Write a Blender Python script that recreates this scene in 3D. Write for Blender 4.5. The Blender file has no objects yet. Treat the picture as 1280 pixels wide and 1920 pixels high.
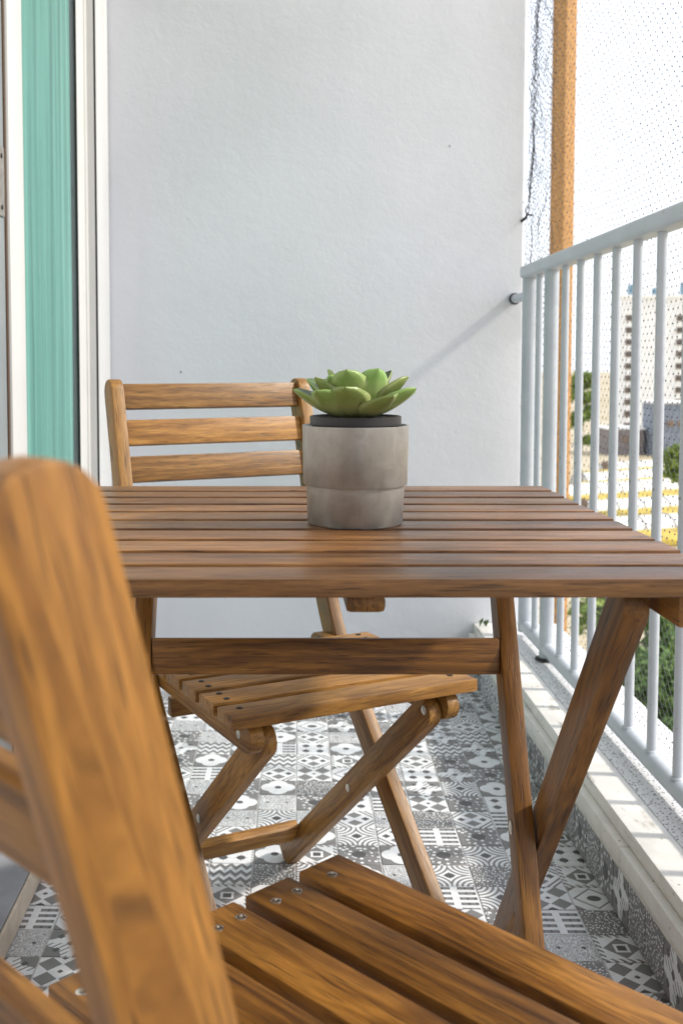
import bpy, bmesh, math, random
from mathutils import Vector, Matrix, noise as mnoise
R = math.radians
S = bpy.context.scene
COL = S.collection
rng = random.Random(7)

# ------------------------------------------------------------------ camera
cd = bpy.data.cameras.new('camera'); cam = bpy.data.objects.new('camera', cd); COL.objects.link(cam)
cam.location = (0, 0, .877); cam.rotation_euler = (math.pi/2 - .0608, 0, 0)
cd.sensor_fit = 'AUTO'; cd.sensor_width = 36; cd.lens = 37.5
cd.shift_x = .0599; cd.shift_y = -.0802
cd.clip_start = .02; cd.clip_end = 6000
cd.dof.use_dof = True; cd.dof.focus_distance = 1.25; cd.dof.aperture_fstop = 10
S.camera = cam
# ------------------------------------------------------------------ light
SUN_TO = Vector((1, -.10, .80)).normalized()          # towards the sun: right of and behind the camera
w = bpy.data.worlds.new('World'); S.world = w; w.use_nodes = True
nt = w.node_tree; sky = nt.nodes.new('ShaderNodeTexSky'); sky.sky_type = 'NISHITA'; sky.sun_disc = False
sky.sun_elevation = math.asin(SUN_TO.z); sky.sun_rotation = math.atan2(SUN_TO.x, SUN_TO.y)
sky.air_density = 1.0; sky.dust_density = 3.0; sky.ozone_density = 1.0
veil = nt.nodes.new('ShaderNodeMix'); veil.data_type = 'RGBA'; veil.inputs[0].default_value = .72    # even white high haze
nt.links.new(sky.outputs[0], veil.inputs[6]); veil.inputs[7].default_value = (7.9, 8.2, 8.9, 1)
nt.links.new(veil.outputs[2], nt.nodes['Background'].inputs[0]); nt.nodes['Background'].inputs[1].default_value = .13
ld = bpy.data.lights.new('sun', 'SUN'); ld.energy = 2.7; ld.angle = R(4); ld.color = (1, .92, .80)
sun = bpy.data.objects.new('sun', ld); COL.objects.link(sun)
sun.rotation_euler = (-SUN_TO).to_track_quat('-Z', 'Y').to_euler()
vs = S.view_settings; vs.view_transform = 'Standard'; vs.look = 'None'; vs.gamma = 1; vs.use_curve_mapping = False
vs.exposure = .62
S.cycles.max_bounces = 6; S.cycles.diffuse_bounces = 4; S.cycles.glossy_bounces = 3; S.cycles.transparent_max_bounces = 8; S.cycles.caustics_reflective = False; S.cycles.caustics_refractive = False

# ------------------------------------------------------------------ node helpers
class X:
    """a scalar socket with arithmetic, so that printed motifs can be written as formulas"""
    nt = None
    def __init__(s, v): s.v = v
    @staticmethod
    def m(op, *a):
        n = X.nt.nodes.new('ShaderNodeMath'); n.operation = op
        for i, q in enumerate(a):
            q = q.v if isinstance(q, X) else q
            if isinstance(q, (int, float)): n.inputs[i].default_value = q
            else: X.nt.links.new(q, n.inputs[i])
        return X(n.outputs[0])
    def __add__(s, o): return X.m('ADD', s, o)
    __radd__ = __add__
    def __sub__(s, o): return X.m('SUBTRACT', s, o)
    def __rsub__(s, o): return X.m('SUBTRACT', o, s)
    def __mul__(s, o): return X.m('MULTIPLY', s, o)
    __rmul__ = __mul__
    def __truediv__(s, o): return X.m('DIVIDE', s, o)
    def __lt__(s, o): return X.m('LESS_THAN', s, o)
    def __gt__(s, o): return X.m('GREATER_THAN', s, o)
    def abs(s): return X.m('ABSOLUTE', s)
    def sin(s): return X.m('SINE', s)
    def frac(s): return X.m('FRACT', s)
    def sqrt(s): return X.m('SQRT', s)
def mx(*a):
    r = a[0]
    for q in a[1:]: r = X.m('MAXIMUM', r, q)
    return r
def mn(*a):
    r = a[0]
    for q in a[1:]: r = X.m('MINIMUM', r, q)
    return r

def new_mat(name):
    m = bpy.data.materials.new(name); m.use_nodes = True
    return m, m.node_tree, m.node_tree.nodes['Principled BSDF']
def N(nt, t, **kw):
    n = nt.nodes.new(t)
    for k, v in kw.items(): setattr(n, k, v)
    return n
def setin(n, **kw):
    for k, v in kw.items(): n.inputs[k.replace('_', ' ')].default_value = v
def ramp(nt, fac, stops):
    r = N(nt, 'ShaderNodeValToRGB'); e = r.color_ramp.elements
    while len(e) < len(stops): e.new(.5)
    for i, (p, c) in enumerate(stops):
        e[i].position = p; e[i].color = (*c, 1) if len(c) == 3 else c
    nt.links.new(fac, r.inputs[0]); return r.outputs[0]
def noise(nt, vec, scale, detail=3, rough=.5, dist=0):
    n = N(nt, 'ShaderNodeTexNoise'); setin(n, Scale=scale, Detail=detail, Roughness=rough, Distortion=dist)
    if vec is not None: nt.links.new(vec, n.inputs['Vector'])
    return n.outputs[0]
def mapping(nt, vec, scale=(1, 1, 1), loc=None):
    n = N(nt, 'ShaderNodeMapping'); n.inputs['Scale'].default_value = scale
    nt.links.new(vec, n.inputs['Vector'])
    if loc is not None: nt.links.new(loc, n.inputs['Location'])
    return n.outputs[0]
def mix(nt, fac, a, b, blend='MIX'):
    n = N(nt, 'ShaderNodeMix', data_type='RGBA', blend_type=blend)
    for sock, v in ((n.inputs[0], fac), (n.inputs[6], a), (n.inputs[7], b)):
        if hasattr(v, 'is_linked') or isinstance(v, bpy.types.NodeSocket): nt.links.new(v, sock)
        elif isinstance(v, (int, float)): sock.default_value = v
        else: sock.default_value = (*v, 1)
    return n.outputs[2]
def bump(nt, bs, h, strength=.3, dist=.002):
    b = N(nt, 'ShaderNodeBump'); setin(b, Strength=strength, Distance=dist)
    nt.links.new(h, b.inputs['Height']); nt.links.new(b.outputs[0], bs.inputs['Normal'])

# ------------------------------------------------------------------ materials
def wood_mat(name, dark, mid, light, rough=.42):
    m, nt, bs = new_mat(name)
    at = N(nt, 'ShaderNodeAttribute', attribute_name='grain')
    oi = N(nt, 'ShaderNodeObjectInfo')
    off = N(nt, 'ShaderNodeVectorMath', operation='SCALE'); off.inputs[0].default_value = (7.3, 3.1, 5.7)
    mul = N(nt, 'ShaderNodeMath', operation='MULTIPLY'); mul.inputs[1].default_value = 9.0
    nt.links.new(oi.outputs['Random'], mul.inputs[0]); nt.links.new(mul.outputs[0], off.inputs[3])
    v = N(nt, 'ShaderNodeVectorMath', operation='ADD')
    nt.links.new(at.outputs['Vector'], v.inputs[0]); nt.links.new(off.outputs[0], v.inputs[1]); v = v.outputs[0]
    big = noise(nt, mapping(nt, v, (2.4, 15, 15)), 1.0, 2, .5, .6)
    rings = noise(nt, mapping(nt, v, (8, 120, 120)), 1.0, 3, .65)
    fib = noise(nt, mapping(nt, v, (50, 700, 700)), 1.0, 2, .6)
    pores = noise(nt, mapping(nt, v, (26, 520, 520), None), 1.0, 1, .5)
    X.nt = nt
    sp_ = N(nt, 'ShaderNodeSeparateXYZ'); nt.links.new(v, sp_.inputs[0])
    lines = (X(sp_.outputs[1])*520 + X(big)*46 + X(rings)*3).sin()*.5 + .5      # growth rings
    f = X(big)*.46 + X(rings)*.38 + lines*.08 + .04
    c = ramp(nt, f.v, [(.30, dark), (.46, mid), (.60, light), (.78, mid)])
    c = mix(nt, ramp(nt, pores, [(.60, (0, 0, 0)), (.70, (.6, .6, .6))]), c, tuple(q*.5 for q in dark))
    hs = N(nt, 'ShaderNodeHueSaturation')
    val = X(oi.outputs['Random'])*.5 + .78
    nt.links.new(val.v, hs.inputs['Value']); nt.links.new(c, hs.inputs['Color'])
    c = mix(nt, .35, hs.outputs[0], ramp(nt, fib, [(.3, (.25, .25, .25)), (.7, (1.45, 1.45, 1.45))]), 'MULTIPLY')
    nt.links.new(c, bs.inputs['Base Color'])
    rr = X(fib)*.25 + (rough - .1); nt.links.new(rr.v, bs.inputs['Roughness'])
    bs.inputs['Specular IOR Level'].default_value = .45
    h = X(fib)*.6 + X(rings)*.5 - X(ramp(nt, pores, [(.60, (0, 0, 0)), (.70, (1, 1, 1))]))*.8
    bump(nt, bs, h.v, .35, .0006)
    return m
WOOD = wood_mat('oiled_acacia', (.042, .0145, .002), (.150, .061, .0085), (.262, .118, .021))
SUNLITWOOD = wood_mat('sunlit_acacia', (.075, .029, .005), (.240, .110, .021), (.385, .20, .050))  # lighter copy of the oiled wood, sunlight on the far chair painted in
TOPWOOD = wood_mat('weathered_acacia', (.040, .017, .006), (.130, .056, .017), (.255, .122, .040), .30)

def simple(name, col, rough=.5, metal=0, nscale=None, namp=.15, bumpk=None, spec=.5):
    m, nt, bs = new_mat(name)
    bs.inputs['Roughness'].default_value = rough; bs.inputs['Metallic'].default_value = metal
    bs.inputs['Specular IOR Level'].default_value = spec
    tc = N(nt, 'ShaderNodeTexCoord')
    if nscale:
        n = noise(nt, tc.outputs['Object'], nscale, 5, .6)
        c = ramp(nt, n, [(.3, tuple(q*(1-namp) for q in col)), (.7, tuple(min(1, q*(1+namp)) for q in col))])
        nt.links.new(c, bs.inputs['Base Color'])
        if bumpk: bump(nt, bs, n, bumpk[0], bumpk[1])
    else: bs.inputs['Base Color'].default_value = (*col, 1)
    return m

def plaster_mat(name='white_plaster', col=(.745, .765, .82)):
    m, nt, bs = new_mat(name); X.nt = nt
    tc = N(nt, 'ShaderNodeTexCoord'); o = tc.outputs['Object']
    big = noise(nt, o, 1.7, 4, .55); mid = noise(nt, o, 26, 4, .55); fine = noise(nt, o, 130, 3, .6)
    c = ramp(nt, big, [(.3, tuple(q*.93 for q in col)), (.7, tuple(min(1, q*1.05) for q in col))])
    str_ = noise(nt, mapping(nt, o, (14, 14, .8)), 1, 3, .5)
    c = mix(nt, ramp(nt, str_, [(.55, (0, 0, 0)), (.8, (.35, .35, .35))]), c, (.66, .69, .74))
    sp = N(nt, 'ShaderNodeTexVoronoi'); setin(sp, Scale=4.5); nt.links.new(o, sp.inputs['Vector'])
    c = mix(nt, ramp(nt, sp.outputs['Distance'], [(.012, (.8, .8, .8)), (.02, (0, 0, 0))]), c, (.2, .2, .22))
    nt.links.new(c, bs.inputs['Base Color']); bs.inputs['Roughness'].default_value = .8
    h = X(mid)*.75 + X(fine)*.3
    bump(nt, bs, h.v, .30, .004)
    return m
PLASTER = plaster_mat()
def paint_mat():
    m, nt, bs = new_mat('pale_blue_grey_paint'); X.nt = nt
    tc = N(nt, 'ShaderNodeTexCoord'); o = tc.outputs['Object']
    a = noise(nt, o, 9, 4, .6); b = noise(nt, o, 55, 3, .6)
    c = ramp(nt, a, [(.3, (.43, .475, .53)), (.7, (.52, .565, .62))])
    c = mix(nt, ramp(nt, b, [(.71, (0, 0, 0)), (.76, (.7, .7, .7))]), c, (.20, .15, .11))
    nt.links.new(c, bs.inputs['Base Color']); bs.inputs['Roughness'].default_value = .34
    bump(nt, bs, noise(nt, o, 120, 2), .12, .001); return m
PAINT = paint_mat()
WHITEPVC = simple('white_frame_paint', (.60, .61, .61), .35, 0, 6, .04)
GREYALU = simple('grey_aluminium', (.30, .34, .36), .4, .3, 8, .1)
DARK = simple('dark_rubber', (.02, .02, .022), .6)
STEEL = simple('worn_steel', (.42, .40, .36), .38, .8, 60, .3, (.2, .0005))
SCREW = simple('zinc_screw', (.62, .60, .55), .28, 1.0)
DARKSCREW = simple('dark_screw', (.05, .045, .04), .4, .7)
GREYSTONE = simple('grey_sill_stone', (.26, .27, .30), .55, 0, 14, .2)
BEIGESTONE = simple('beige_sill_edge', (.58, .50, .40), .6, 0, 20, .18)
NETM = simple('net_cord', (.035, .035, .045), .7)
STRANDM = simple('net_strand', (.22, .22, .25), .6)
BLACKP = simple('black_nursery_plastic', (.018, .018, .02), .45)
SOIL = simple('dark_soil', (.03, .022, .016), .9, 0, 90, .5, (.8, .004))
PUTTY = simple('white_grout_strip', (.62, .61, .58), .7, 0, 30, .15)
GROUT = simple('light_grey_grout', (.50, .50, .51), .85, 0, 60, .15)

def marble_mat():
    m, nt, bs = new_mat('stained_white_marble'); X.nt = nt
    tc = N(nt, 'ShaderNodeTexCoord'); o = tc.outputs['Object']
    a = noise(nt, o, 7, 5, .6, .6); b = noise(nt, mapping(nt, o, (30, 9, 30)), 1, 4, .6)
    c = ramp(nt, a, [(.35, (.66, .65, .63)), (.6, (.82, .82, .80))])
    c = mix(nt, ramp(nt, b, [(.60, (0, 0, 0)), (.74, (.7, .7, .7))]), c, (.24, .20, .155))
    sp = N(nt, 'ShaderNodeTexVoronoi'); setin(sp, Scale=38); nt.links.new(o, sp.inputs['Vector'])
    c = mix(nt, ramp(nt, sp.outputs['Distance'], [(.05, (.8, .8, .8)), (.1, (0, 0, 0))]), c, (.2, .16, .12))
    nt.links.new(c, bs.inputs['Base Color']); bs.inputs['Roughness'].default_value = .45
    bump(nt, bs, a, .2, .002); return m
MARBLE = marble_mat()
def speckle_mat():
    m, nt, bs = new_mat('speckled_white_stone'); X.nt = nt
    tc = N(nt, 'ShaderNodeTexCoord'); o = tc.outputs['Object']
    c = None
    col = (.82, .83, .85)
    c = mix(nt, noise(nt, o, 40, 3), col, (.70, .71, .74))
    for sc, th, dk in ((120, .22, (.13, .13, .16)), (210, .2, (.25, .25, .29)), (75, .12, (.07, .07, .08))):  # dark speckles of several sizes over a pale base
        sp = N(nt, 'ShaderNodeTexVoronoi'); setin(sp, Scale=sc); nt.links.new(o, sp.inputs['Vector'])
        c = mix(nt, ramp(nt, sp.outputs['Distance'], [(th, (.9, .9, .9)), (th+.06, (0, 0, 0))]), c, dk)
    nt.links.new(c, bs.inputs['Base Color']); bs.inputs['Roughness'].default_value = .5
    return m
SPECKLED = speckle_mat()
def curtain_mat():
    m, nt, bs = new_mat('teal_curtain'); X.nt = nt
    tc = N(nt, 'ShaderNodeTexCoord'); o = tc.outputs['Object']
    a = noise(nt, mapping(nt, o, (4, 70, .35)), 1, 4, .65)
    c = ramp(nt, a, [(.33, (.035, .20, .175)), (.5, (.10, .35, .31)), (.68, (.21, .50, .45))])  # light and dark streaks paint fold shading into the cloth colour
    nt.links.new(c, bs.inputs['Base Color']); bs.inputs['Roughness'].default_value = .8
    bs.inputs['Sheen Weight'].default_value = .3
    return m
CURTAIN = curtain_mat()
def glass_mat():
    m, nt, bs = new_mat('window_glass')
    out = nt.nodes['Material Output']; nt.nodes.remove(bs)
    t = N(nt, 'ShaderNodeBsdfTransparent'); t.inputs[0].default_value = (.93, .97, .96, 1)
    g = N(nt, 'ShaderNodeBsdfGlossy'); g.inputs['Roughness'].default_value = .03
    lw = N(nt, 'ShaderNodeLayerWeight'); X.nt = nt; f = X.m('POWER', X(lw.outputs['Facing']), 5.0)*.5 + .02
    ms = N(nt, 'ShaderNodeMixShader')
    nt.links.new(f.v, ms.inputs[0]); nt.links.new(t.outputs[0], ms.inputs[1]); nt.links.new(g.outputs[0], ms.inputs[2])
    nt.links.new(ms.outputs[0], out.inputs[0]); return m
GLASS = glass_mat()
def pot_mat():
    m, nt, bs = new_mat('grey_pot_glaze'); X.nt = nt
    tc = N(nt, 'ShaderNodeTexCoord'); o = tc.outputs['Object']
    a = noise(nt, o, 38, 5, .6, .5); b = noise(nt, mapping(nt, o, (160, 160, 4)), 1, 3)
    f = X(a)*.85 + X(b)*.15
    c = ramp(nt, f.v, [(.32, (.25, .235, .215)), (.68, (.36, .345, .32))])
    nt.links.new(c, bs.inputs['Base Color']); bs.inputs['Roughness'].default_value = .33; bs.inputs['Metallic'].default_value = .4
    bump(nt, bs, a, .06, .001); return m
POT = pot_mat()
def leaf_mat(name, base, tip):
    m, nt, bs = new_mat(name); X.nt = nt
    tc = N(nt, 'ShaderNodeTexCoord'); o = tc.outputs['Object']
    sx = N(nt, 'ShaderNodeSeparateXYZ'); nt.links.new(o, sx.inputs[0])
    n = noise(nt, o, 70, 3)
    f = X(sx.outputs[0])*20 + (X(n) - .5)*.5
    c = ramp(nt, f.v, [(.1, base), (.75, tuple((a+b)/2 for a, b in zip(base, tip))), (1, tip)])
    oi = N(nt, 'ShaderNodeObjectInfo'); hs = N(nt, 'ShaderNodeHueSaturation')
    nt.links.new((X(oi.outputs['Random'])*.05 + .465).v, hs.inputs['Hue']); nt.links.new((X(oi.outputs['Random'])*.5 + .7).v, hs.inputs['Value'])
    nt.links.new(c, hs.inputs['Color']); c = hs.outputs[0]
    nt.links.new(c, bs.inputs['Base Color']); bs.inputs['Roughness'].default_value = .36
    return m
SUCC_IN = leaf_mat('succulent_upper', (.30, .36, .04), (.05, .11, .010))
SUCC_OUT = leaf_mat('succulent_under', (.46, .54, .24), (.22, .36, .10))

# printed floor tiles -------------------------------------------------------
TS = .0755
WHT, GRY, DRK = (.76, .785, .83), (.20, .20, .205), (.08, .08, .084)
def tile_mat(name, fn):
    m, nt, bs = new_mat(name); X.nt = nt
    tc = N(nt, 'ShaderNodeTexCoord'); sx = N(nt, 'ShaderNodeSeparateXYZ'); nt.links.new(tc.outputs['Object'], sx.inputs[0])
    k = 2/TS
    u, v = X(sx.outputs[0])*k, X(sx.outputs[1])*k
    g, d = fn(u, v, tc.outputs['Object'], nt)
    c = mix(nt, g.v, WHT, GRY); c = mix(nt, d.v, c, DRK) if d is not None else c
    wear = noise(nt, tc.outputs['Object'], 60, 4, .6)
    c = mix(nt, .35, c, ramp(nt, wear, [(.3, (.7, .7, .7)), (.65, (1.1, 1.1, 1.1))]), 'MULTIPLY')
    nt.links.new(c, bs.inputs['Base Color']); bs.inputs['Roughness'].default_value = .42
    return m
def vor(nt, vec, sc, feat='F1'):
    n = N(nt, 'ShaderNodeTexVoronoi'); n.feature = feat; setin(n, Scale=sc); nt.links.new(vec, n.inputs['Vector'])
    return X(n.outputs['Distance'])
def m_check(u, v, o, nt):
    a, b = (u.abs() - .5).abs(), (v.abs() - .5).abs()
    g = (a + b) < .47
    d = mx((u.abs() + v.abs()) < .13, ((u.abs()*.8 + (1.02 - v.abs())) < .22))
    return g, d
def m_quatre(u, v, o, nt):
    q = mn(((u.abs() - .42)*(u.abs() - .42) + v*v), ((v.abs() - .42)*(v.abs() - .42) + u*u))
    g = q > .27
    return g*((u.abs() + v.abs()) > .9), ((u*u + v*v) < .035)
def m_rhomb(u, v, o, nt):
    s = u.abs() + v.abs()
    g = mx((s - .86).abs() < .06, s > 1.55)
    return g, (u*u*.6 + v*v) < .055
def m_four(u, v, o, nt):
    a, b = (u.abs() - .42), (v.abs() - .42)
    r = a*a + b*b
    g = mx(((a*b).abs() < .004)*(r < .12), (u.abs() > .9)*(((v*4).frac() - .5).abs() < .25))
    return g, r < .045
def m_diam(u, v, o, nt):
    big = (u.abs()*.9 + (v.abs() - .46).abs()) < .36
    sm = ((u.abs() - .55).abs() + v.abs()) < .22
    ln = ((u.abs() + v.abs()*.9) - 1.12).abs() < .07
    ln2 = ((u.abs() + v.abs()*.9) - 1.4).abs() < .07
    return mx(big, ln, ln2), sm
def m_spk(u, v, o, nt):
    return vor(nt, o, 210) > .36, vor(nt, o, 120) < .2
def m_bars(u, v, o, nt):
    st = ((v*2.2).frac() < .52)*(u.abs() > .16)
    return st*(u.abs() < .93), st*(((u*3).frac() - .5).abs() < .12)
def m_arc(u, v, o, nt):
    r = ((u.abs() - 1)*(u.abs() - 1) + (v.abs() - 1)*(v.abs() - 1)).sqrt()
    g = (r*26).sin() > .15
    return g, (u*u + v*v) < .05
def m_pebble(u, v, o, nt):
    return vor(nt, o, 95) > .33, ((u*u + v*v) < .12)
def m_zig(u, v, o, nt):
    t = (((u*2).frac() - .5).abs()*1.1 + v*1.5).frac()
    return t < .5, (t < .12)*(u.abs() < .8)
def m_cross(u, v, o, nt):
    g = mx((u*v).abs() > .22, (((u - v)*3).frac() < .3)*(u*v > 0))
    return g, mx((u.abs() + v.abs()) < .2, ((u.abs() - .5).abs() + (v.abs() - .5).abs()) < .18)
def m_scroll(u, v, o, nt):
    n = noise(nt, o, 75, 2, .5, 2.0); t = (X(n)*9).frac()
    return t < .45, ((u.abs() - .5).abs() + v.abs()) < .12
def m_star(u, v, o, nt):
    s = (u.abs() + v.abs()); k = mx(u.abs(), v.abs())
    g = mx((s < .75)*(k > .3), (k > .78)*(((u + v)*3).frac() < .5))
    return g, (k < .18)
MOTIFS = [tile_mat('printed_tile_' + f.__name__[2:], f) for f in
          (m_check, m_quatre, m_rhomb, m_four, m_diam, m_spk, m_bars, m_arc, m_pebble, m_zig, m_cross, m_scroll, m_star)]

# ------------------------------------------------------------------ object helpers
def link(name, me, mat=None, parent=None, M=None):
    o = bpy.data.objects.new(name, me); COL.objects.link(o)
    if mat is not None and me is not None and not me.materials: me.materials.append(mat)
    if parent is not None: o.parent = parent
    if M is not None: o.matrix_basis = M
    return o
def tag(o, label=None, cat=None, group=None, kind=None):
    if label: o['label'] = label
    if cat: o['category'] = cat
    if group: o['group'] = group
    if kind: o['kind'] = kind
    return o
def empty(name, loc=(0, 0, 0), rz=0):
    o = bpy.data.objects.new(name, None); COL.objects.link(o); o.empty_display_size = .05
    o.location = loc; o.rotation_euler = (0, 0, rz); return o
def finish(bm, name, grain=None, smooth=True):
    me = bpy.data.meshes.new(name); bm.normal_update(); bm.to_mesh(me); bm.free()
    if grain:
        a = me.attributes.new('grain', 'FLOAT_VECTOR', 'POINT')
        flat = []
        for v in me.vertices: flat += list(grain(v.co))
        a.data.foreach_set('vector', flat)
    if smooth:
        me.polygons.foreach_set('use_smooth', [True]*len(me.polygons))
        try: me.set_sharp_from_angle(angle=R(40))
        except Exception: pass
    return me
CACHE = {}
def box_mesh(l, w_, t, bev=.0025, seg=2, grain=True):
    k = ('box', round(l, 4), round(w_, 4), round(t, 4), bev, seg, grain)
    if k in CACHE: return CACHE[k]
    bm = bmesh.new(); bmesh.ops.create_cube(bm, size=1)
    bmesh.ops.scale(bm, vec=(l, w_, t), verts=bm.verts)
    if bev: bmesh.ops.bevel(bm, geom=bm.edges[:], offset=bev, segments=seg, affect='EDGES', profile=.6)
    me = finish(bm, 'board', (lambda c: c) if grain else None); CACHE[k] = me; return me
def frame(p0, p1, side):
    p0, p1 = Vector(p0), Vector(p1); x = (p1 - p0).normalized(); s = Vector(side)
    y = (s - x*s.dot(x)).normalized(); z = x.cross(y)
    M = Matrix((x, y, z)).transposed().to_4x4(); M.translation = (p0 + p1)/2
    return M, (p1 - p0).length
def board(name, parent, p0, p1, w_, t, side, mat, bev=.0025, fresh=True):
    """wooden board from p0 to p1, width w_ along 'side', thickness t"""
    M, l = frame(p0, p1, side)
    me = box_mesh(l, w_, t, bev)
    if me.materials and me.materials[0] != mat: me = me.copy(); me.materials.clear()
    return link(name, me, mat, parent, M)
def bx(name, parent, x0, x1, y0, y1, z0, z1, mat, bev=.003, seg=2):
    me = box_mesh(x1-x0, y1-y0, z1-z0, bev, seg)
    if me.materials and me.materials[0] != mat: me = me.copy(); me.materials.clear()
    return link(name, me, mat, parent, Matrix.Translation(((x0+x1)/2, (y0+y1)/2, (z0+z1)/2)))
def poly_mesh(pts, t, bev=.003, grain=None, key=None):
    """outline in local XY extruded along Z by t (centred)"""
    if key and key in CACHE: return CACHE[key]
    bm = bmesh.new(); vs_ = [bm.verts.new((x, y, -t/2)) for x, y in pts]
    f = bm.faces.new(vs_); r = bmesh.ops.extrude_face_region(bm, geom=[f])
    bmesh.ops.translate(bm, vec=(0, 0, t), verts=[v for v in r['geom'] if isinstance(v, bmesh.types.BMVert)])
    bmesh.ops.recalc_face_normals(bm, faces=bm.faces[:])
    if bev:
        ed = [e for e in bm.edges if abs(e.verts[0].co.z - e.verts[1].co.z) < 1e-6]
        bmesh.ops.bevel(bm, geom=ed, offset=bev, segments=2, affect='EDGES', profile=.6)
    me = finish(bm, 'shaped_board', grain or (lambda c: c))
    if key: CACHE[key] = me
    return me
def tube_mesh(pts, r, seg=12, caps=True, rz=None):
    bm = bmesh.new(); pts = [Vector(p) for p in pts]; rings = []
    for i, p in enumerate(pts):
        d = (pts[min(i+1, len(pts)-1)] - pts[max(i-1, 0)]).normalized()
        a = Vector((0, 0, 1)) if abs(d.z) < .9 else Vector((1, 0, 0))
        u = d.cross(a).normalized(); v = u.cross(d)
        rr = r[i] if isinstance(r, (list, tuple)) else r
        rings.append([bm.verts.new(p + u*rr*math.cos(2*math.pi*k/seg) + v*rr*math.sin(2*math.pi*k/seg)) for k in range(seg)])
    for a, b in zip(rings, rings[1:]):
        for k in range(seg): bm.faces.new((a[k], a[(k+1) % seg], b[(k+1) % seg], b[k]))
    if caps: bm.faces.new(rings[0][::-1]); bm.faces.new(rings[-1])
    bmesh.ops.recalc_face_normals(bm, faces=bm.faces[:])
    return finish(bm, 'tube')
def lathe_mesh(prof, seg=64):
    bm = bmesh.new(); rings = []
    for r, z in prof:
        if r < 1e-5: rings.append([bm.verts.new((0, 0, z))])
        else: rings.append([bm.verts.new((r*math.cos(2*math.pi*k/seg), r*math.sin(2*math.pi*k/seg), z)) for k in range(seg)])
    for a, b in zip(rings, rings[1:]):
        for k in range(seg):
            k2 = (k+1) % seg
            if len(a) == 1 and len(b) > 1: bm.faces.new((a[0], b[k2], b[k]))
            elif len(b) == 1 and len(a) > 1: bm.faces.new((a[k], a[k2], b[0]))
            elif len(a) > 1: bm.faces.new((a[k], a[k2], b[k2], b[k]))
    bmesh.ops.recalc_face_normals(bm, faces=bm.faces[:])
    return finish(bm, 'turned')

# ================================================================== SETTING
WY = 2.955                                             # end wall
# --- floor with printed tiles
fl = bx('floor', None, -.60, .78, -1.6, WY+.2, -.16, -.0013, GROUT, 0); tag(fl, kind='structure')
SK = -.0175                                            # the tiling runs slightly out of square
TILE_ME = []
for i, m in enumerate(MOTIFS):
    me = box_mesh(TS-.0026, TS-.0026, .006, .0007, 1, False).copy(); me.materials.clear(); me.materials.append(m); TILE_ME.append(me)
bmrest = bmesh.new(); rest_mats = []
ca, sa = math.cos(SK), math.sin(SK)
fz = fl.matrix_basis.inverted()
prev = {}
for j in range(-46, 14):
    for i in range(-12, 5):
        lx, ly = (i+.5)*TS, (j+.5)*TS
        wx, wy = .3335 + lx*ca - ly*sa, 2.05 + lx*sa + ly*ca
        if wx < -.46 or wx > .575 or wy > WY+.03 or wy < -1.55: continue
        ch = [q for q in range(len(MOTIFS)) if q not in (prev.get((i-1, j)), prev.get((i, j-1)))]
        q = rng.choice(ch + [c for c in ch if c in (0, 1, 2, 4, 8)]); prev[(i, j)] = q
        Mt = Matrix.Translation((wx, wy, -.003 + rng.uniform(-.0003, .0003))) @ Matrix.Rotation(SK + rng.choice((0, 1))*math.pi, 4, 'Z')
        if wy > 1.36 and wx > -.2625*wy - .04:
            t = link('tile', TILE_ME[q], None, fl, fz @ Mt)
        else:
            r = bmesh.ops.create_cube(bmrest, size=1)
            bmesh.ops.scale(bmrest, vec=(TS-.0026, TS-.0026, .006), verts=r['verts'])
            bmesh.ops.transform(bmrest, matrix=Mt, verts=r['verts'])
me = finish(bmrest, 'far_tiles', smooth=False)
rest = link('tile_field', me, simple('plain_tile', (.42, .42, .43), .45, 0, 90, .5), fl, fz); tag(rest, kind='stuff')

# --- end wall
wl = bx('wall', None, -.75, .668, WY, WY+.22, -.16, 2.859, PLASTER, .008)
tag(wl, 'white rough plastered end wall behind the table and chairs', 'wall')
ce = bx('ceiling', None, -.75, .70, -1.9, WY+.3, 2.86, 3.0, PLASTER, .01); tag(ce, kind='structure')

bw = bx('rear_wall', None, -.75, .70, -1.85, -1.61, -.16, 2.855, PLASTER, .006); tag(bw, kind='structure')  # unseen; closes the balcony behind the camera, added to cut ambient light
# --- kerb under the railing
kb = bx('kerb', None, .5405, .76, -1.6, WY+.25, -.16, .100, PUTTY, 0); tag(kb, kind='structure')
kz = kb.matrix_basis.inverted()
n = 0
for j in range(-6, 22):
    yy = WY - (j+.5)*TS
    if j < 0 or yy < .9: continue
    q = rng.choice((0, 4, 5, 7, 8, 9, 10, 11, 5, 8))
    Mt = Matrix.Translation((.5385, yy, .0455)) @ Matrix.Rotation(-math.pi/2, 4, 'Y') @ Matrix.Scale(1.16, 4, (1, 0, 0))
    link('tile', TILE_ME[q], None, kb, kz @ Mt)
def kslab(name, x0, x1, z0, z1, mat, cuts):
    ys = [-1.6] + cuts + [WY-.001]
    for a, b in zip(ys, ys[1:]): link(name, box_mesh(x1-x0, b-a-.002, z1-z0, .003).copy(), None, kb, kz @ Matrix.Translation(((x0+x1)/2, (a+b)/2, (z0+z1)/2))).data.materials.append(mat)
kslab('sill_slab', .527, .600, .1005, .128, MARBLE, [.4, 1.62])
kslab('sill_slab', .5415, .6015, .1285, .155, MARBLE, [.9, 2.2])
kslab('speckled_slab', .604, .775, .1005, .153, SPECKLED, [.2, 1.45])
kslab('grout_strip', .529, .5402, .0895, .1003, PUTTY, [.1])

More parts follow.
